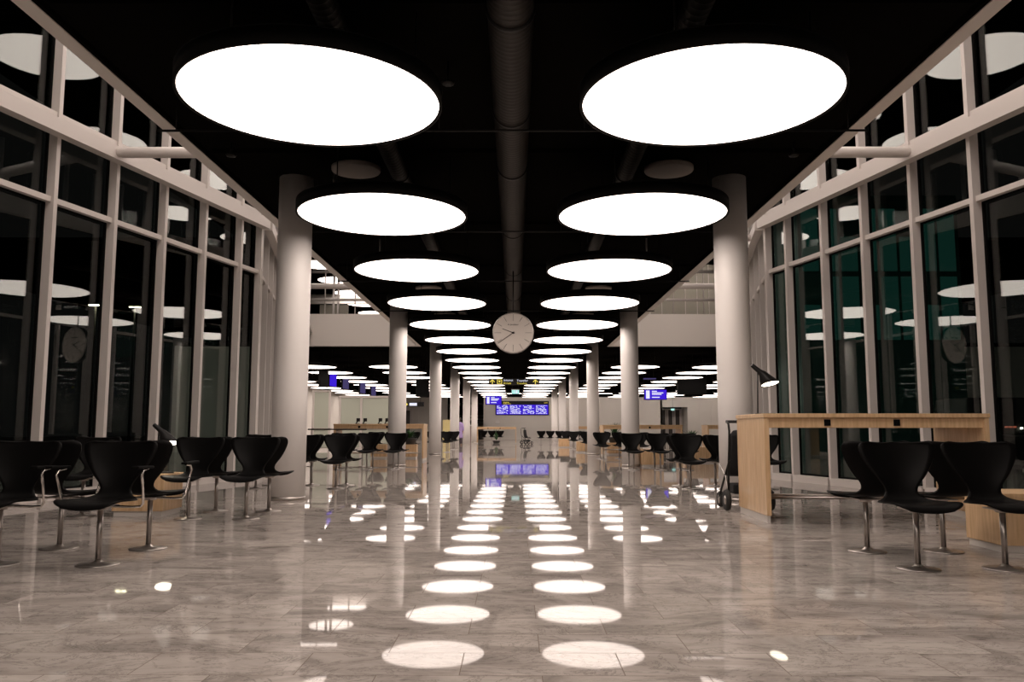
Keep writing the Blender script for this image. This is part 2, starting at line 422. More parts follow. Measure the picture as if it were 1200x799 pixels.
# hanging sensors
def make_sensor(L_, m_):
    t = thing('ceiling_sensor', 'x', 'sensor')
    MB().tube([(0,0,0),(0,0,L_)], .014, 8).build('drop_rod', m_, t)
    MB().lathe([(.03,-.03),(.06,-.02),(.07,0),(.05,.012)], 20).build('sensor_head', M['blackm'], t)
    return t
for (x, y, z, m_, lab) in ((-2.35,14.0,3.72,M['frame'],'white drop rod hanging beside the third lamp of the left row'),
                          (2.35,14.0,3.72,M['frame'],'white drop rod hanging beside the third lamp of the right row'),
                          (-3.05,21.4,3.84,M['blackm'],'black drop sensor hanging in front of the second left column'),
                          (3.05,21.4,3.84,M['blackm'],'black drop sensor hanging in front of the second right column'),
                          (-2.35,29.5,3.9,M['frame'],'white drop rod hanging far along the left row of lamps'),
                          (-.58,7.1,4.1,M['blackm'],'small sprinkler head on a black rod between the two nearest lamps'),
                          (-3.3,9.2,4.15,M['blackm'],'small sprinkler head on a black rod at the left edge of the ceiling'),
                          (3.3,9.2,4.15,M['blackm'],'small sprinkler head on a black rod at the right edge of the ceiling'),
                          (-2.35,10.35,4.15,M['chrome'],'shiny dome sensor beside the left ceiling speaker')):
    x, y, z = x*1.11, y*1.129, min(4.62, 1+(z-1)*1.129)
    t = make_sensor(CEIL-z, m_); t.location = (x,y,z); t['label'] = lab; t['group'] = 'ceiling sensors and rods'

# ------------------------------------------------------------------ clock
ck = thing('wall_clock', 'round silver double sided clock hanging from the ceiling above the aisle', 'clock', (-.002,16.9,2.987))
ck.scale = (1.127,1.127,1.127)
MB().lathe([(.372,-.012),(.378,0),(.378,.09),(.34,.11)], 64, (0,0,0), 'y').build('case', M['blackm'], ck)
MB().lathe([(.362,-.016),(.362,-.011)], 64, (0,0,0), 'y').build('dial', M['dial'], ck)
rb = MB(); R = []
for r, y in ((.362,-.02),(.374,-.02),(.378,-.004),(.366,-.004)):
    R.append([rb.bm.verts.new((r*math.cos(2*PI*k/64), y, r*math.sin(2*PI*k/64))) for k in range(64)])
R.append(R[0]); rb.loft(R, False); rb.build('rim', M['chrome'], ck)
for k in range(12):
    mk = MB()
    a = 2*PI*k/12
    p0 = Vector((math.sin(a)*.345, -.018, math.cos(a)*.345)); p1 = Vector((math.sin(a)*(.24 if k%3 else .22), -.018, math.cos(a)*(.24 if k%3 else .22)))
    mk.tube([p0,p1], .0028, 4); mk.build('hour_mark', M['blackm'], ck)
def hand(ang, L_, w, nm):
    a = math.radians(ang); d = Vector((math.sin(a),0,math.cos(a)))
    MB().tube([-d*.03+Vector((0,-.022,0)), d*L_+Vector((0,-.022,0))], [w, w*.6], 6).build(nm, M['blackm'], ck)
hand(291, .21, .008, 'hour_hand'); hand(235, .34, .007, 'minute_hand')
word('maker_name', 'A. Jacobsen', .042, M['blackm'], ck, (-.0,-.017,.14), align='CENTER')
MB().lathe([(.018,-.03),(.018,-.012)], 16, (0,0,0), 'y').build('hub', M['blackm'], ck)
MB().tube([(0,.05,.37),(0,.05,(4.29-2.987)/1.127)], .012, 8).build('hanging_rod', M['blackm'], ck)

# ------------------------------------------------------------------ chairs
def chair_shell():
    P = [(.255,.418,.15),(.25,.440,.20),(.215,.458,.238),(.14,.462,.258),(.04,.457,.264),(-.06,.452,.245),(-.135,.455,.195),(-.19,.475,.148),(-.222,.515,.122),
         (-.243,.57,.132),(-.262,.635,.175),(-.282,.70,.222),(-.30,.77,.262),(-.315,.835,.287),(-.325,.88,.286),(-.33,.905,.262),(-.331,.914,.215)]
    S = []
    for i in range(len(P)-1):
        p0, p1, p2, p3 = P[max(i-1,0)], P[i], P[i+1], P[min(i+2,len(P)-1)]
        for t in (0, .5):
            S.append([.5*((2*b)+(-a+c)*t+(2*a-5*b+4*c-d)*t*t+(-a+3*b-3*c+d)*t**3) for a, b, c, d in zip(p0,p1,p2,p3)])
    S.append(list(P[-1]))
    nu = 12; bm = bmesh.new(); G = []
    for i, (y, z, w) in enumerate(S):
        f = min(1, max(0, (z-.5)/.15)); q = min(1, max(0,(z-.86)/.05))
        row = []
        for k in range(nu+1):
            u = -1+2*k/nu
            yy = y + f*.055*u*u; zz = z + (1-f)*.016*u*u - q*.012*(1-u*u)
            row.append(Vector((w*u, yy, zz)))
        G.append(row)
    def nrm(i, k):
        a = G[min(i+1,len(G)-1)][k]-G[max(i-1,0)][k]; b = G[i][min(k+1,nu)]-G[i][max(k-1,0)]
        return a.cross(b).normalized()
    top = [[bm.verts.new(p) for p in r] for r in G]
    bot = [[bm.verts.new(G[i][k]+nrm(i,k)*.012) for k in range(nu+1)] for i in range(len(G))]
    for A in (top, bot):
        for i in range(len(G)-1):
            for k in range(nu):
                fc = bm.faces.new((A[i][k],A[i][k+1],A[i+1][k+1],A[i+1][k])); fc.smooth = True
    for i in range(len(G)-1):
        for k in (0, nu): bm.faces.new((top[i][k],top[i+1][k],bot[i+1][k],bot[i][k]))
    for k in range(nu):
        for i in (0, len(G)-1): bm.faces.new((top[i][k],top[i][k+1],bot[i][k+1],bot[i][k]))
    return bm
def make_chair(arms):
    t = thing('pedestal_chair', 'x', 'chair')
    mb = MB(); mb.bm.free(); mb.bm = chair_shell(); mb.build('shell', M['shell'], t)
    MB().tube([(0,0,.012),(0,0,.432)], .021, 16).build('pedestal', M['chrome'], t)
    MB().lathe([(.15,0),(.152,.004),(.148,.010),(.06,.014),(.03,.03),(.022,.04)], 40).build('base_plate', M['chrome'], t)
    MB().box(-.09,.09,-.1,.1,.425,.437,.003).lathe([(.045,.405),(.06,.425)], 20).build('seat_bracket', M['steel'], t)
    if arms:
        for s in (-1, 1):
            a = MB().tube([(s*.05,-.03,.428),(s*.22,-.03,.422),(s*.285,-.03,.425),(s*.305,-.025,.45),(s*.315,.02,.58),(s*.32,.05,.66),(s*.318,.03,.695),(s*.315,-.06,.705)], .0095, 8).build('arm_tube', M['archrome'], t)
            MB().hexa([(s*.29,-.10,.705),(s*.345,-.10,.705),(s*.345,.16,.712),(s*.29,.16,.712),(s*.29,-.10,.725),(s*.345,-.10,.725),(s*.345,.16,.732),(s*.29,.16,.732)], .008).build('arm_pad', M['blackp'], a)
    return t
chP = make_chair(False); chA = make_chair(True); used = {False:False, True:False}
def chair(x, y, face, lab, grp, arms=False):
    """face +1: sitter looks away from the camera, -1: looks back towards it"""
    src = chA if arms else chP; rz = (0 if face > 0 else PI) + random.uniform(-.03,.03)
    if not used[arms]:
        used[arms] = True; src.location = (x,y,0); src.rotation_euler = (0,0,rz); src['label'] = lab; src['group'] = grp; return src
    return dup(src, (x,y,0), rz, lab, grp)
colname = ['nearest the aisle', 'second from the aisle', 'third from the aisle', 'fourth from the aisle']
def group(side, yc, xs, gi, arms=False, off=.43, what=None, faces=(-1,1)):
    nm = 'left' if side < 0 else 'right'
    for j, x in enumerate(xs):
        for f in faces:
            d = 'facing the camera' if f < 0 else 'facing away'
            lab = 'black %schair %s, %s, %s group on the %s' % ('arm' if arms else 'shell ', d, colname[j], nth(gi), nm)
            chair(side*x, yc+f*off, f, lab, 'pedestal chairs on the %s of the aisle' % nm, arms)
group(-1, 6.64, (3.05, 3.80), 0, arms=True, off=.42)
group(-1, 9.80, (2.98, 3.63), 1)
chair(-4.96, 9.63, -1, 'black shell chair beyond the low oak block by the left facade', 'pedestal chairs on the left of the aisle')
group(-1, 14.55, (3.0, 3.63, 4.36), 2)
group(-1, 21.2, (3.0, 3.67, 4.35), 3)
group(-1, 30.4, (3.75, 4.4, 5.05), 4)
group(-1, 36.6, (2.95, 3.6), 5)
group(-1, 41, (3.0, 3.7), 6)
group(1, 6.52, (2.95, 3.58), 0)
group(1, 14.50, (3.0, 3.63, 4.33), 1)
group(1, 20.95, (2.97, 3.63, 4.3), 2)
group(1, 28.3, (3.0, 3.65, 4.3), 3)
group(1, 34.8, (3.05, 3.7, 4.4), 4)
group(1, 42.0, (3.0, 3.7, 4.4), 5)
group(1, 49.0, (3.0, 3.7), 6)
for k, x in enumerate((1.75, 2.35, 2.95, 3.6)):
    chair(x, 54.5, 1, 'black shell chair in the row across the far end, %s from the pushchair' % nth(k), 'row of chairs before the back wall')
for k, x in enumerate((-2.25,-1.65,-1.05)):
    chair(x, 60.6, 1, 'black shell chair behind the far high oak table, %s from its left leg' % nth(k), 'chairs behind the far table')

# ------------------------------------------------------------------ tables
def high_table(x0, x1, y0, y1, lab, sockets=True, H=1.178, cat='table'):
    t = thing('high_table', lab, cat, (x0, y0, 0), 0, 'high oak tables')
    w, d = x1-x0, y1-y0; th = .05
    MB().box(-.01, w+.01, -.01, d+.01, H-.045, H, .004).build('tabletop', M['wood'], t)
    for xx in (0, w-th):
        mb = MB(); k = 3
        for i in range(k): mb.box(xx, xx+th, d*i/k+.0015, d*(i+1)/k-.0015, .075, H-.046, .002)
        o = mb.build('end_panel', M['wood'], t)
        MB().box(xx+.008, xx+th-.008, .02, d-.02, 0, .075).build('plinth', M['plinth'], o)
    for yy in (.03, d-.06):
        MB().box(th+.001, w-th-.001, yy, yy+.03, H-.155, H-.046, .003).build('apron', M['wood'], t)
    for yy in (.42, .78):
        MB().tube([(th-.0,yy,.235),(w-th,yy,.235)], .0165, 12).build('foot_rail', M['steel'], t)
    if sockets:
        for f in (.27, .58):
            MB().box(w*f, w*f+.07, .018, .031, H-.135, H-.065, .003).build('power_socket', M['blackp'], t)
    return t
high_table(2.765, 5.22, 9.05, 10.17, 'high oak table with black sockets and steel foot rails, nearest on the right')
high_table(-5.8, -2.9, 26.6, 27.7, 'high oak table on the left, partly behind the second left column')
high_table(3.35, 6.35, 31.2, 32.3, 'high oak table on the right beyond the fourth seat group')
high_table(7.3, 10.2, 31.2, 32.2, 'high oak table whose end panel shows left of the nearest right column')
high_table(3.4, 6.1, 45.2, 46.3, 'far high oak table on the right glimpsed between the third and second columns')
high_table(-2.65, .12, 58.2, 59.3, 'far high oak table standing across the end of the aisle under the display board')

def low_block(x0, x1, y0, y1, lab, H=.48, rz=0):
    t = thing('low_table', lab, 'low table', (x0, y0, 0), rz, 'low oak block tables')
    w, d = x1-x0, y1-y0
    MB().box(0, w, 0, d, H-.03, H, .004).build('tabletop', M['wood'], t)
    mb = MB()
    k = max(1, round(w/.3))
    for i in range(k): mb.box(.004+(w-.008)*i/k+.001, .004+(w-.008)*(i+1)/k-.001, .004, d-.004, .06, H-.031, .002)
    mb.build('body', M['wood'], t)
    MB().box(.02, w-.02, .02, d-.02, 0, .06).build('plinth', M['plinth'], t)
    return t
low_block(4.02, 4.70, 6.86, 7.42, 'low oak block table with white plinth behind the nearest right chairs')
low_block(-4.62, -4.02, 9.62, 10.18, 'low oak block table carrying a black desk lamp, behind the armchairs on the left')
low_block(3.47, 4.05, 22.4, 23.0, 'low oak block table beyond the third seat group on the right')
low_block(2.75, 3.25, 36.4, 37.0, 'small far low oak block table on the right by the third column')
low_block(2.5, 3.1, 46.6, 47.2, 'farthest low oak block table on the right at the aisle edge')
low_block(-5.0, -4.45, 28.9, 29.4, 'low oak block table behind the second column on the left')

# ------------------------------------------------------------------ desk lamps
def desk_lamp(x, y, z, lab):
    t = thing('desk_lamp', lab, 'desk lamp', (x,y,z), 0, 'black desk lamps')
    bm = MB(); R1 = []
    for h, sc_ in ((0,1),(.010,1),(.014,.95)):
        R1.append([bm.bm.verts.new((.09+.12*sc_*math.cos(a), .075*sc_*math.sin(a), h)) for a in [2*PI*k/32 for k in range(32)]])
    bm.loft(R1); bm.build('base', M['blackm'], t)
    MB().tube([(0,0,.012),(.012,0,.485)], .0075, 10).build('stem', M['blackm'], t)
    # head: slim neck that opens into an oblique cone, its mouth nearly level
    rings = [(-.055,.575,.020,52),(-.05,.572,.024,52),(.035,.500,.030,50),(.065,.475,.045,40),(.115,.405,.082,18),(.155,.352,.108,-10)]
    hb = MB(); RR = []
    for cx, cz, r, ang in rings:
        a0 = math.radians(ang)   # tilt of the ring's plane: the ring's in-plane x axis
        ux = Vector((math.cos(-a0+PI/2*0), 0, math.sin(a0)*1.0)); ux.normalize()
        if ang < 0: ux = Vector((math.cos(math.radians(9)),0,math.sin(math.radians(9))))
        else:
            ux = Vector((math.cos(math.radians(ang)),0,math.sin(math.radians(ang))))
        tl = {18:.14, -10:.26}.get(ang, 0)
        RR.append([hb.bm.verts.new(Vector((cx,0,cz))+ux*(r*math.cos(2*PI*k/28))+Vector((0,1,-tl))*(r*math.sin(2*PI*k/28))) for k in range(28)])
    hb.loft(RR, False)
    hb.bm.faces.new(list(reversed(RR[0])))
    hd = hb.build('shade', M['blackm'], t)
    so = hd.modifiers.new('s', 'SOLIDIFY'); so.thickness = .003
    lb = MB(); c = Vector((.153,0,.357)); ux = Vector((math.cos(math.radians(9)),0,math.sin(math.radians(9)))); up = Vector((-ux.z,0,ux.x))
    Q = []
    for h, r in ((0,.098),(.004,.098)):
        Q.append([lb.bm.verts.new(c+up*h+ux*(r*math.cos(2*PI*k/28))+Vector((0,1,-.26))*(r*math.sin(2*PI*k/28))) for k in range(28)])
    lb.loft(Q); lb.build('light_diffuser', M['ajlight'], t)
    return t
desk_lamp(2.865, 9.62, 1.178, 'lit black desk lamp with conical shade on the nearest right high table')
desk_lamp(-4.24, 9.9, .48, 'black desk lamp with a tilted shade on the low oak block at the left')

# ------------------------------------------------------------------ stroller
def stroller(x, y, lab, rz=0):
    t = thing('stroller', lab, 'stroller', (x,y,0), rz, 'strollers')
    for sy in (-.24, .24):
        MB().tube([(.02,sy,.14),(-.0,sy,.5),(-.07,sy,.8),(-.09,sy,.98),(-.06,sy,1.07),(.02,sy,1.10)], .014, 8).build('push_frame', M['blackm'], t)
        MB().tube([(.0,sy,.13),(.14,sy,.42),(.42,sy,.55)], .013, 8).build('side_brace', M['chrome'], t)
        MB().tube([(-.06,sy,.62),(.2,sy,.4),(.52,sy,.12)], .014, 8).build('front_frame', M['blackm'], t)
    MB().tube([(.02,-.25,1.10),(.03,0,1.10),(.02,.25,1.10)], .019, 10).build('handlebar', M['rubber'], t)
    MB().tube([(.0,-.28,.13),(.0,.28,.13)], .01, 8).tube([(.52,-.24,.12),(.52,.24,.12)], .01, 8).build('axle', M['steel'], t)
    mb = MB(); rings = []
    for px, pz, hy, hx in ((.10,.98,.15,.03),(.09,.93,.19,.05),(.11,.75,.2,.055),(.14,.58,.2,.06),(.2,.48,.2,.08),(.36,.45,.19,.06),(.5,.42,.17,.04)):
        rings.append([mb.bm.verts.new((px+hx*math.cos(a)*(.7), hy*math.copysign(abs(math.sin(a))**.6, math.sin(a)), pz+hx*math.cos(a)*.6)) for a in [2*PI*k/20 for k in range(20)]])
    mb.loft(rings); mb.build('seat', M['fabric'], t)
    mb = MB(); R1 = []
    for k in range(7):
        a = math.radians(20+k*18)
        R1.append([mb.bm.verts.new((.13+.2*math.cos(a)*1.0*math.cos(b), .22*math.sin(b), .78+.22*math.sin(a)*(.6+.4*math.cos(b)))) for b in [-PI/2+PI*j/10 for j in range(11)]])
    for A, B in zip(R1, R1[1:]):
        for j in range(10): mb.bm.faces.new((A[j],A[j+1],B[j+1],B[j])).smooth = True
    MB().box(.05,.42,-.17,.17,.2,.32,.02).build('basket', M['fabric'], t)
    mb.bm.free()
    for wx_, wy in ((0,-.27),(0,.27),(.52,-.22),(.52,.22)):
        r = .13 if wx_ == 0 else .10
        w = MB().lathe([(r*.55,-.022),(r*.9,-.03),(r,-.014),(r,.014),(r*.9,.03),(r*.55,.022)], 28, (wx_,wy,r+.001), 'y').build('wheel', M['rubber'], t)
        MB().lathe([(.02,-.03),(.055,-.024),(.055,.024),(.02,.03)], 18, (wx_,wy,r+.001), 'y').build('wheel_hub', M['steel'], w)
    return t
stroller(2.94, 10.38, 'black stroller parked behind the oak end panel of the nearest right high table', rz=PI/2)
stroller(.62, 56.2, 'dark stroller parked beside the chairs across the far end of the aisle', rz=.5)

# ------------------------------------------------------------------ hanging signs and screens
def hanging_rods(t, pts, z0, z1, r=.012):
    for x, y in pts: MB().tube([(x,y,z0),(x,y,z1)], r, 6).build('hanging_rod', M['blackm'], t)
# yellow and white direction sign across the aisle
t = thing('direction_sign', 'black hanging direction sign with two yellow arrows, above the middle of the aisle', 'sign', (0,32.9,2.90))
t.scale = (.82,.82,.82)
MB().box(-1.24,1.24,0,.12,-.15,.15,.01).build('sign_panel', M['blackm'], t)
for ax in (-1.06, 1.04):
    mb = MB(); yy = -.012
    mb.box(ax-.02, ax+.02, yy, 0, -.12, .07)
    for s in (-1, 1):
        mb.hexa([(ax,yy,.075),(ax+s*.11,yy,-.035),(ax+s*.11,0,-.035),(ax,0,.075),(ax,yy,.125),(ax+s*.11,yy,.015),(ax+s*.11,0,.015),(ax,0,.125)])
    mb.build('arrow', M['yellow_e'], t)
mb = MB()
for a in ((-.83,-.80,-.11,.11),(-.62,-.59,-.11,.11),(-.83,-.59,.085,.11),(-.83,-.59,-.11,-.085)): mb.box(a[0],a[1],-.012,0,a[2],a[3])
mb.lathe([(.045,-.012),(.045,-.001)], 16, (-.71,0,.01), 'y'); mb.build('pictogram', M['yellow_e'], t)
word('sign_text', 'Ankomst', .15, M['white_e'], t, (-.52,-.004,.025), sx=.85)
word('sign_text', 'Arrivals', .14, M['yellow_e'], t, (-.52,-.004,-.115), sx=.85)
word('sign_text', 'Transfer', .14, M['white_e'], t, (.13,-.004,.01), sx=1.15)
word('sign_text', 'Transfers', .11, M['yellow_e'], t, (.13,-.004,-.115), sx=1.2)
hanging_rods(t, ((-1.06,.06),(1.04,.06)), .15, (CEIL-2.9)/.82)
t = thing('exit_sign', 'small lit green exit sign hanging above the far aisle', 'sign', (.065,55,3.53))
MB().box(-.25,.25,0,.06,-.16,.10,.01).build('sign_box', M['green_e'], t)
MB().box(-.27,.27,-.01,.07,.10,.15).build('housing', M['frame'], t)
mb = MB().tube([(-.08,-.01,-.08),(-.03,-.01,0),(-.08,-.01,.06)], .014, 6).tube([(-.03,-.01,0),(.02,-.01,-.1)], .014, 6).box(.05,.13,-.012,-.002,-.12,.07)
mb.build('running_figure', M['white_e'], t)
hanging_rods(t, ((-.2,.03),(.2,.03)), .15, LOW-3.53)
def screen(x, y, z, w, h, d, lab, m_, rz=0, lines=True, top=4.66, name='hanging_screen'):
    t = thing(name, lab, 'screen', (x,y,z), rz, 'hanging screens')
    MB().box(-w/2,w/2,0,d,-h/2,h/2,.01).build('casing', M['blackp'], t)
    MB().box(-w/2+.03,w/2-.03,-.006,-.001,-h/2+.03,h/2-.03).build('display', m_, t)
    if lines:
        mb = MB()
        mb.box(-w*.42,-w*.26,-.010,-.0065,-h*.38,h*.40)
        for k, (q, zz) in enumerate(((.22,.27),(.50,.12),(.42,-.02),(.34,-.3))): mb.box(-w*.16,-w*.16+w*q,-.010,-.0065,zz*h,zz*h+h*.09)
        mb.build('screen_text', M['white_e'], t)
    hanging_rods(t, ((-w*.3,d/2),(w*.3,d/2)), h/2, top-z)
    return t
screen(-1.79, 70.5, 3.48, 1.38, .74, .2, 'blue information screen hanging just above left of the wide display board', M['blue'])
screen(10.05, 58.7, 3.48, 1.62, .74, .3, 'blue information screen hanging to the right beside the second right column', M['blue'])
screen(9.33, 43.1, 3.26, 1.5, .76, .4, 'switched off black box screen hanging at the right, left of the nearest right column', M['blackp'], lines=False)
screen(7.9, 48, 3.95, .8, .14, .1, 'thin dim sign hanging above the blue screen on the right', M['bluedim'], lines=False)
for k, (x, y, z, m_) in enumerate(((-9.1, 39.4, 3.42, M['blackp']), (-9.55, 43.3, 3.62, M['blue']), (-9.68, 47.2, 3.68, M['bluedim']), (-9.4, 51.0, 3.6, M['bluedim']), (-9.4, 54.9, 3.6, M['bluedim']))):
    t = screen(x, y, z, 1.05, .8, .1, 'upright screen seen from the side above the left counters, %s of the five' % nth(k), m_, rz=math.radians(82), lines=False)
screen(-4.3, 39.5, 2.95, .6, .8, .3, 'switched off black screen hanging left of the third left column', M['blackp'], rz=math.radians(50), lines=False)
t = thing('direction_sign', 'small black direction sign with yellow pictogram hanging above the far left doorway', 'sign', (-7.35,60,2.82))
MB().box(-.75,.75,0,.1,-.16,.16,.01).build('sign_panel', M['blackm'], t)
MB().box(-.3,.25,-.01,-.001,-.1,.1).build('lit_panel', M['white_e'], t)
MB().lathe([(.09,-.01),(.09,-.001)], 16, (-.52,0,0), 'y').build('pictogram', M['yellow_e'], t)
hanging_rods(t, ((-.5,.05),(.5,.05)), .16, LOW-2.82)

# the wide departure board on the back wall
t = thing('departure_board', 'wide blue flight display board with a black header on the back wall', 'display board', (.78, YEND-.14, 3.2))
MB().box(-2.75,2.75,0,.139,-.72,.72,.01).build('casing', M['blackm'], t)
for k in range(4):
    x0 = -2.68+1.34*k
    o = MB().box(x0+.01,x0+1.33,-.012,-.001,-.66,.34).build('display', M['blue'], t)
    mb = MB(); rnd = random.Random(k)
    for r in range(10):
        z = .26-r*.088; xx = x0+.08
        while xx < x0+1.2:
            w = rnd.choice((.1,.16,.24,.05)); 
            if xx+w > x0+1.28: break
            if rnd.random() < .78: mb.box(xx,xx+w,-.018,-.0125,z-.055,z)
            xx += w+.05
    mb.build('timetable_rows', M['white_e'], o)
word('header_text', 'Avgång', .2, M['yellow_e'], t, (-1.95,-.002,.52)); word('header_text', 'Departures', .17, M['yellow_e'], t, (-1.95,-.002,.38))
word('header_time', '22:41', .17, M['yellow_e'], t, (2.25,-.002,.48))

M['fill_strip'] = emit('added_fill_light', LC, 22)  # glow of the added fill strips, not a known fixture
def fill_strip(x0, x1, y, z, lab):
    t = thing('added_fill_strip', lab, 'ceiling light', (x0,y,z), 0, 'added fill strips')
    w = x1-x0
    MB().hexa([(0,0,-.12),(w,0,-.12),(w,.12,0),(0,.12,0),(0,-.02,-.12),(w,-.02,-.12),(w,-.02,0),(0,-.02,0)]).build('housing', M['blackm'], t)
    MB().hexa([(.02,.002,-.13),(w-.02,.002,-.13),(w-.02,.13,-.012),(.02,.13,-.012),(.02,-.0,-.124),(w-.02,-.0,-.124),(w-.02,.122,-.002),(.02,.122,-.002)]).build('light_strip', M['fill_strip'], t)
for k in range(8):  # strips added to brighten the back wall, glowing side turned from the camera
    fill_strip(-3.0+3.4*k, -.1+3.4*k, 81.5, LOW-.0, 'slim added light strip brightening the back wall, %s from the left' % nth(k))
for k in range(3):  # more added strips that lift the dark olive gallery wall
    fill_strip(4.6+3*k, 7.2+3*k, 38.6, ROOF, 'slim added light strip brightening the right gallery wall, %s from the left' % nth(k))
# ------------------------------------------------------------------ doors and far details
def double_door(n_, x0, x1, y, z1, panes=2):
    d = bpy.data.objects.new('door_%d' % n_, None); C.objects.link(d); struct(d)
    MB().box(x0,x0+.12,y-.05,y+.1,0,z1).box(x1-.12,x1,y-.05,y+.1,0,z1).box(x0+.12,x1-.12,y-.05,y+.1,z1-.12,z1).build('door_frame', M['frame'], d)
    w = (x1-x0-.24)/panes
    for k in range(panes):
        a = x0+.12+w*k
        o = MB().box(a+.02,a+w-.02,y,y+.05,.02,z1-.14).build('door_leaf', M['darkdoor'], d)
        MB().box(a+.02,a+.16,y-.02,y-.001,.02,z1-.14).box(a+w-.16,a+w-.02,y-.02,y-.001,.02,z1-.14).build('stile', M['frame'], o)
        MB().tube([(a+w-.09,y-.06,1.0),(a+w-.09,y-.06,1.25)], .012, 6).build('door_handle', M['steel'], o)
double_door(1, 15.25, 17.75, YEND+2.6, 3.2, 3)
double_door(2, -12.45, -10.6, 85.8, 3.1, 2)
t = thing('exit_sign', 'tiny lit exit sign in the door recess at the far right', 'sign', (15.9+.3,84.6,3.05))
MB().box(-.18,.18,0,.05,-.1,.1,.01).build('sign_box', M['green_e'], t)
MB().tube([(0,.02,.1),(0,.02,LOW-3.05)], .01, 6).build('hanging_rod', M['blackm'], t)
t = thing('wall_notice', 'small white notice box on the back wall under the left end of the display board', 'notice', (-1.75,YEND-.05,1.6))
MB().box(-.2,.2,0,.05,0,.32,.005).build('panel', M['paint'], t); MB().box(-.24,.24,-.04,.05,-.03,-.001).build('shelf', M['steel'], t)

# glazed booths at the left counters
def booth(x0, x1, y, z1, lab, m_, posts, y2=None):
    t = thing('glass_partition', lab, 'glass partition', (x0,y,0), 0, 'glass partitions on the left')
    w = x1-x0
    for px in posts: MB().box(w*px-.05, w*px+.05, -.06,.06, 0, z1-.101).build('post', M['frame'], t)
    MB().box(-.05,w+.05,-.06,.06,z1-.1,z1).build('top_rail', M['frame'], t)
    MB().box(-.05,w+.05,-.06,.06,1.0,1.06).build('mid_rail', M['steel'], t)
    for a, b in zip(posts, posts[1:]):
        MB().box(w*a+.055,w*b-.055,-.01,.01,1.07,z1-.105).build('glass', m_, t)
        MB().box(w*a+.055,w*b-.055,-.01,.01,.12,.99).build('lower_glass', m_, t)
    return t
booth(-9.75, -8.95, 40, 2.9, 'white framed glass door panel at the left counters, left of the frosted partition', M['frost'], (0, 1))
o = booth(-8.45, -6.0, 40, 2.62, 'wide frosted pale green glass partition behind the left high table', M['frost'], (0,.42,1))
t = thing('check_in_desk', 'white check-in desk standing before the left wall behind the glass partitions', 'desk', (-9.2,44,0))
MB().box(0,3,0,.7,0,1.05,.01).build('desk_body', M['paint'], t); MB().box(-.05,3.05,-.05,.75,1.051,1.1,.01).build('desk_top', M['wood'], t)
# queue barrier
t = thing('queue_barrier', 'dark rail on thin steel posts at the far left before the glass partitions', 'barrier', (-5.6,22.5,0))
MB().tube([(0,0,1.0),(1.6,0,1.0)], .018, 8).build('top_rail', M['blackm'], t)
for x in (.1,.8,1.5):
    MB().tube([(x,0,.015),(x,0,.982)], .014, 8).build('post', M['steel'], t); MB().lathe([(.1,0),(.1,.012),(.03,.018)], 20, (x,0,0)).build('foot', M['steel'], t)
MB().tube([(.1,0,.5),(1.5,0,.5)], .008, 8).build('lower_rail', M['steel'], t)
# small black items standing on the left high table
for k, x in enumerate((-5.15,-4.92,-4.42,-4.2)):
    t = thing('desk_display', 'small black tilted card reader on the left high table, %s from its left end' % nth(k), 'card reader', (x,27.2,1.178), 0, 'card readers on the left high table')
    MB().box(-.06,.06,-.04,.06,0,.015,.003).build('foot', M['blackp'], t)
    MB().hexa([(-.06,-.02,.016),(-.03,-.02,.016),(-.03,.03,.016),(-.06,.03,.016),(.03,-.02,.17),(.07,-.02,.16),(.07,.03,.16),(.03,.03,.17)], .004).build('stand', M['blackp'], t)
    MB().box(-.03,.09,-.035,-.021,.08,.19,.003).build('display', M['blackm'], t)
# far items seen between the columns on the left
tag(MB().box(-5.55,-4.7,64,64.1,0,1.75,.01).build('yellow_partition', M['yellowp']), 'plain yellow partition standing between the third and fourth left columns', 'partition')
t = thing('service_counter', 'mauve fronted service counter in the passage left of the back wall', 'counter', (-4.5,76,0))
MB().box(0,1.0,0,.6,0,1.32,.01).build('counter_front', M['mauve'], t); MB().box(-.05,1.05,-.05,.65,1.33,1.4,.01).build('counter_top', M['paint'], t)
for k, x in enumerate((-4.35,-3.9,-3.45)):
    t = thing('counter_monitor', 'small black monitor on the mauve service counter, %s from the left' % nth(k), 'monitor', (x,76.3,1.4), 0, 'monitors on the service counter')
    MB().box(-.12,.12,-.08,.08,0,.02).build('foot', M['blackp'], t); MB().box(-.015,.015,0,.03,.021,.15).build('neck', M['blackp'], t)
    MB().box(-.2,.2,-.04,-.001,.12,.4+.1*(k==2),.01).build('screen', M['blackp'], t)
t = thing('shelf_unit', 'pale shelf wall with white boards in the passage left of the back wall', 'shelf', (-7,100,0))
MB().box(0,3.6,.3,.4,0,3.2).build('back_panel', M['curtain'], t)
for z in (1.4,1.8,2.2,2.6): MB().box(0,3.6,0,.295,z,z+.08).build('shelf_board', M['paint'], t)

# plants
def plant(x, y, z, h, w, lab, seed):
    rnd = random.Random(seed)
    t = thing('potted_plant', lab, 'plant', (x,y,z), 0, 'potted plants')
    MB().lathe([(w*.28,0),(w*.36,.2),(w*.38,.22),(w*.3,.21)], 20).build('pot', M['pot'], t)
    mb = MB()
    for k in range(70):
        a = rnd.uniform(0,2*PI); rr = rnd.uniform(.2,1)*w*.5; zz = .22+rnd.uniform(.05,1)*h
        b = Vector((0,0,.2)); p = Vector((rr*math.cos(a), rr*math.sin(a), zz)); q = (b+p)/2+Vector((0,0,.06))
        s_ = Vector((-math.sin(a),math.cos(a),0))*rnd.uniform(.012,.03)
        vs = [mb.bm.verts.new(v) for v in (b, q-s_, p, q+s_)]
        mb.bm.faces.new(vs)
    o = mb.build('foliage', M['leaf'], t); so = o.modifiers.new('s','SOLIDIFY'); so.thickness = .002
    return t
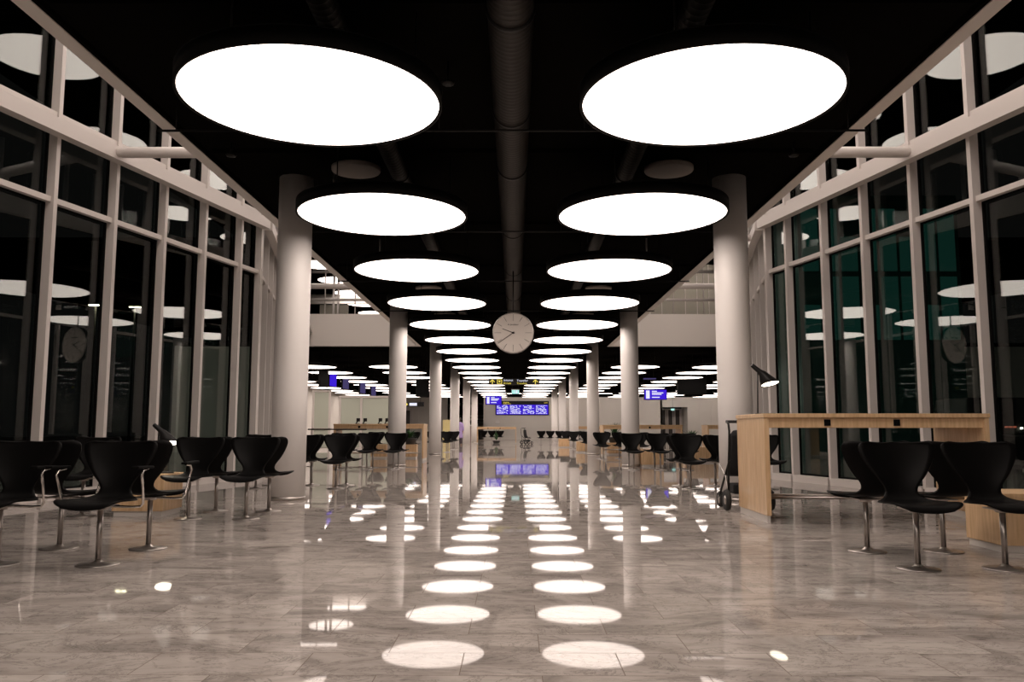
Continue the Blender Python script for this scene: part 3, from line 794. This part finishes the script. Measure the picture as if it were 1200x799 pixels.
low_block(3.75, 4.35, 33.1, 33.7, 'low oak planter table behind the high table on the right, with a green plant')
plant(4.05, 33.4, .48, .62, .7, 'leafy green plant rising beside the second right column', 1)
low_block(5.25, 6.25, 25.4, 25.9, 'wide low oak block carrying a green plant on the right, among the chair backs')
plant(5.5, 25.65, .48, .3, .6, 'low green plant just above the chair backs on the right', 2)
low_block(-4.0, -3.4, 28.9, 29.4, 'low oak block carrying a green plant beneath the left high table')
plant(-3.7, 29.15, .48, .3, .8, 'low green plant seen under the left high table', 3)
plant(-1.35, 61.6, 0, .9, .8, 'dark green plant among the chairs behind the far high table', 4)

# ------------------------------------------------------------------ upper gallery
for s, nm in ((-1,'left'), (1,'right')):
    t = thing('gallery_railing', 'white tubular rail with thin uprights above the %s bulkhead' % nm, 'railing', (0,YB,0))
    for z in (6.72, 7.98): MB().tube([(s*4.3,0,z),(s*9.0,0,z)], .06, 14).build('rail_tube', M['frame'], t)
    for x in (5.75, 7.06, 8.4): MB().tube([(s*x,.0,6.07),(s*x,0,ROOF)], .025, 10).build('upright', M['frame'], t)
# gallery interior
struct(MB().box(4.3, 14, 41.5, 41.6, LOW+.2, ROOF).build('wall_gallery_right', M['olive']))
mb = MB()
for k in range(16): mb.box(4.5+.6*k, 4.5+.6*k+.03, 41.46, 41.499, LOW+.2, ROOF)
struct(mb.build('trim_%d' % n, M['fascia'])); n += 1
struct(MB().box(-14, -4, 63, 63.2, LOW+.2, ROOF).build('wall_gallery_left', M['olive']))
struct(MB().box(-14, -5, 47.5, 47.7, 8.3, 8.85).build('trim_%d' % n, M['fascia'])); n += 1
struct(MB().box(-11, -9.4, 46, 46.1, LOW+.2, 8.0).build('wall_gallery_screen', M['olive'])); 
for k, x in enumerate((-8.06,-7.86)):
    tag(MB().lathe([(.06,LOW+.19),(.06,ROOF)], 16, (x*1.13,41.0,0)).build('gallery_post', M['frame']), 'slim white post on the left gallery, %s of the pair' % ('left' if k==0 else 'right'), 'post', 'gallery posts')

# ------------------------------------------------------------------ person in lilac behind the columns
def person(x, y, lab):
    t = thing('person', lab, 'person', (x,y,0), .5)
    J = [((0,0,.93),.13),((0,.0,1.15),.125),((0,0,1.36),.13),((0,0,1.47),.06),((0,-.01,1.52),.05),((0,-.02,1.60),.085),((0,-.02,1.70),.07),
         ((-.17,0,1.38),.055),((-.22,-.02,1.12),.042),((-.2,-.12,.9),.03),((.17,0,1.38),.055),((.22,-.02,1.12),.042),((.2,-.12,.9),.03),
         ((-.09,0,.86),.09),((-.1,-.01,.48),.06),((-.1,.02,.08),.04),((-.1,-.12,.035),.032),
         ((.09,0,.86),.09),((.1,-.01,.48),.06),((.1,.02,.08),.04),((.1,-.12,.035),.032)]
    E = [(0,1),(1,2),(2,3),(3,4),(4,5),(5,6),(2,7),(7,8),(8,9),(2,10),(10,11),(11,12),(0,13),(13,14),(14,15),(15,16),(0,17),(17,18),(18,19),(19,20)]
    def hand_pts(base, s):
        i0 = len(J); J.append(((base[0],base[1]-.03,base[2]-.06),.028)); out = [i0]
        for k in range(4):
            off = (-.02+.014*k)
            J.append(((base[0]+off,base[1]-.05,base[2]-.115),.009)); J.append(((base[0]+off,base[1]-.045,base[2]-.15+.006*abs(k-1.5)),.008))
            E.append((i0,len(J)-2)); E.append((len(J)-2,len(J)-1))
        J.append(((base[0]-s*.03,base[1]-.07,base[2]-.08),.009)); E.append((i0,len(J)-1))
        return i0
    for idx, s in ((9,-1),(12,1)): E.append((idx, hand_pts(J[idx][0], s)))
    me = bpy.data.meshes.new('body'); me.from_pydata([j[0] for j in J], E, []); me.materials.append(M['skin'])
    o = bpy.data.objects.new('body', me); C.objects.link(o); o.parent = t
    o.modifiers.new('k','SKIN'); sb = o.modifiers.new('s','SUBSURF'); sb.levels = 1; sb.render_levels = 1
    for v, j in zip(me.skin_vertices[0].data, J): v.radius = (j[1], j[1])
    me.skin_vertices[0].data[0].use_root = True
    mb = MB(); mb.lathe([(.05,1.475),(.15,1.44),(.215,1.36),(.2,1.2),(.185,1.0),(.2,.85),(.235,.55),(.24,.45)], 24); cb = mb.build('coat', M['lilac'], t)
    cb.scale = (1,.78,1)
    for s in (-1, 1):
        MB().tube([(s*.17,0,1.40),(s*.215,-.01,1.25),(s*.235,-.02,1.1),(s*.21,-.11,.92)], [.075,.068,.06,.052], 14).build('sleeve', M['lilac'], t)
        MB().tube([(s*.1,0,.6),(s*.1,0,.3),(s*.1,.01,.09)], [.085,.075,.065], 14).build('trouser_leg', M['trousers'], t)
    mb = MB(); mb.lathe([(.02,1.765),(.07,1.75),(.105,1.70),(.11,1.62),(.1,1.52),(.06,1.46)], 20, (0,.015,0)); mb.build('hair', M['hair'], t)
    return t
person(-3.53, 53.2, 'person with dark hair in a lilac coat standing between two far columns on the left')

# ------------------------------------------------------------------ outside at night
t = thing('office_building', 'dark teal lit building outside beyond the right glass facade', 'building', (9.9,28.2,-.22))
MB().box(0,5.6,0,2.6,0,9.4).build('building_body', M['teal'], t)
for k in range(8):
    for zz in (4.3, 6.7):
        MB().box(.12+.68*k,.68+.68*k,-.06,-.01,zz,zz+(2.2 if (k+(zz>5))%3 else 1.2)).build('lit_window', M['teal_e'], t)
def street_lamp(x, y, h, lab):
    t = thing('street_lamp', lab, 'street lamp', (x,y,-.22), 0, 'street lamps outside')
    MB().tube([(0,0,0),(0,0,h)], [.08,.05], 10).build('pole', M['blackm'], t)
    MB().box(-.35,.35,-.12,.12,h,h+.1,.02).build('lamp_head', M['blackm'], t)
    MB().box(-.3,.3,-.1,.1,h-.03,h-.001).build('lamp_lens', M['street_e'], t)
street_lamp(-20.6, 40, 7.3, 'street lamp outside the left facade, the one standing farther left')
street_lamp(-22.4, 48, 8.4, 'street lamp outside the left facade, the one nearer the columns')
t = thing('parked_van', 'dark parked van with small red lights outside the right facade', 'van', (13,20.6,-.22))
MB().hexa([(-2.2,-.9,.3),(2.2,-.9,.3),(2.2,.9,.3),(-2.2,.9,.3),(-2.2,-.9,1.1),(2.2,-.9,1.1),(2.2,.9,1.1),(-2.2,.9,1.1)], .12).hexa([(-2.2,-.85,1.1),(1.4,-.85,1.1),(1.4,.85,1.1),(-2.2,.85,1.1),(-2.1,-.75,2.0),(.9,-.75,2.0),(.9,.75,2.0),(-2.1,.75,2.0)], .06).build('body', M['blackm'], t)
for x in (-1.3,1.3):
    for s in (-.85,.85): MB().lathe([(.2,-.1),(.32,-.09),(.32,.09),(.2,.1)], 20, (x,s,.32), 'y').build('wheel', M['rubber'], t)
for x in (-1.3,-1.2,-1.1): MB().box(x,x+.06,-.9,-.86,1.27,1.31).build('tail_light', M['red_e'], t)
MB().box(-.93,-.89,-.9,-.86,1.24,1.28).build('side_light', M['ajlight'], t)

# ------------------------------------------------------------------ world, view
w = bpy.data.worlds.new('night'); sc.world = w; w.use_nodes = True
w.node_tree.nodes['Background'].inputs[0].default_value = (.004,.0037,.0035,1); w.node_tree.nodes['Background'].inputs[1].default_value = 1
vs = sc.view_settings; vs.view_transform = 'Standard'; vs.look = 'None'; vs.exposure = 0; vs.gamma = 1; vs.use_curve_mapping = False
sc.cycles.use_light_tree = True; sc.cycles.max_bounces = 8; sc.cycles.transparent_max_bounces = 24; sc.cycles.use_denoising = True
sc.cycles.sample_clamp_indirect = 6
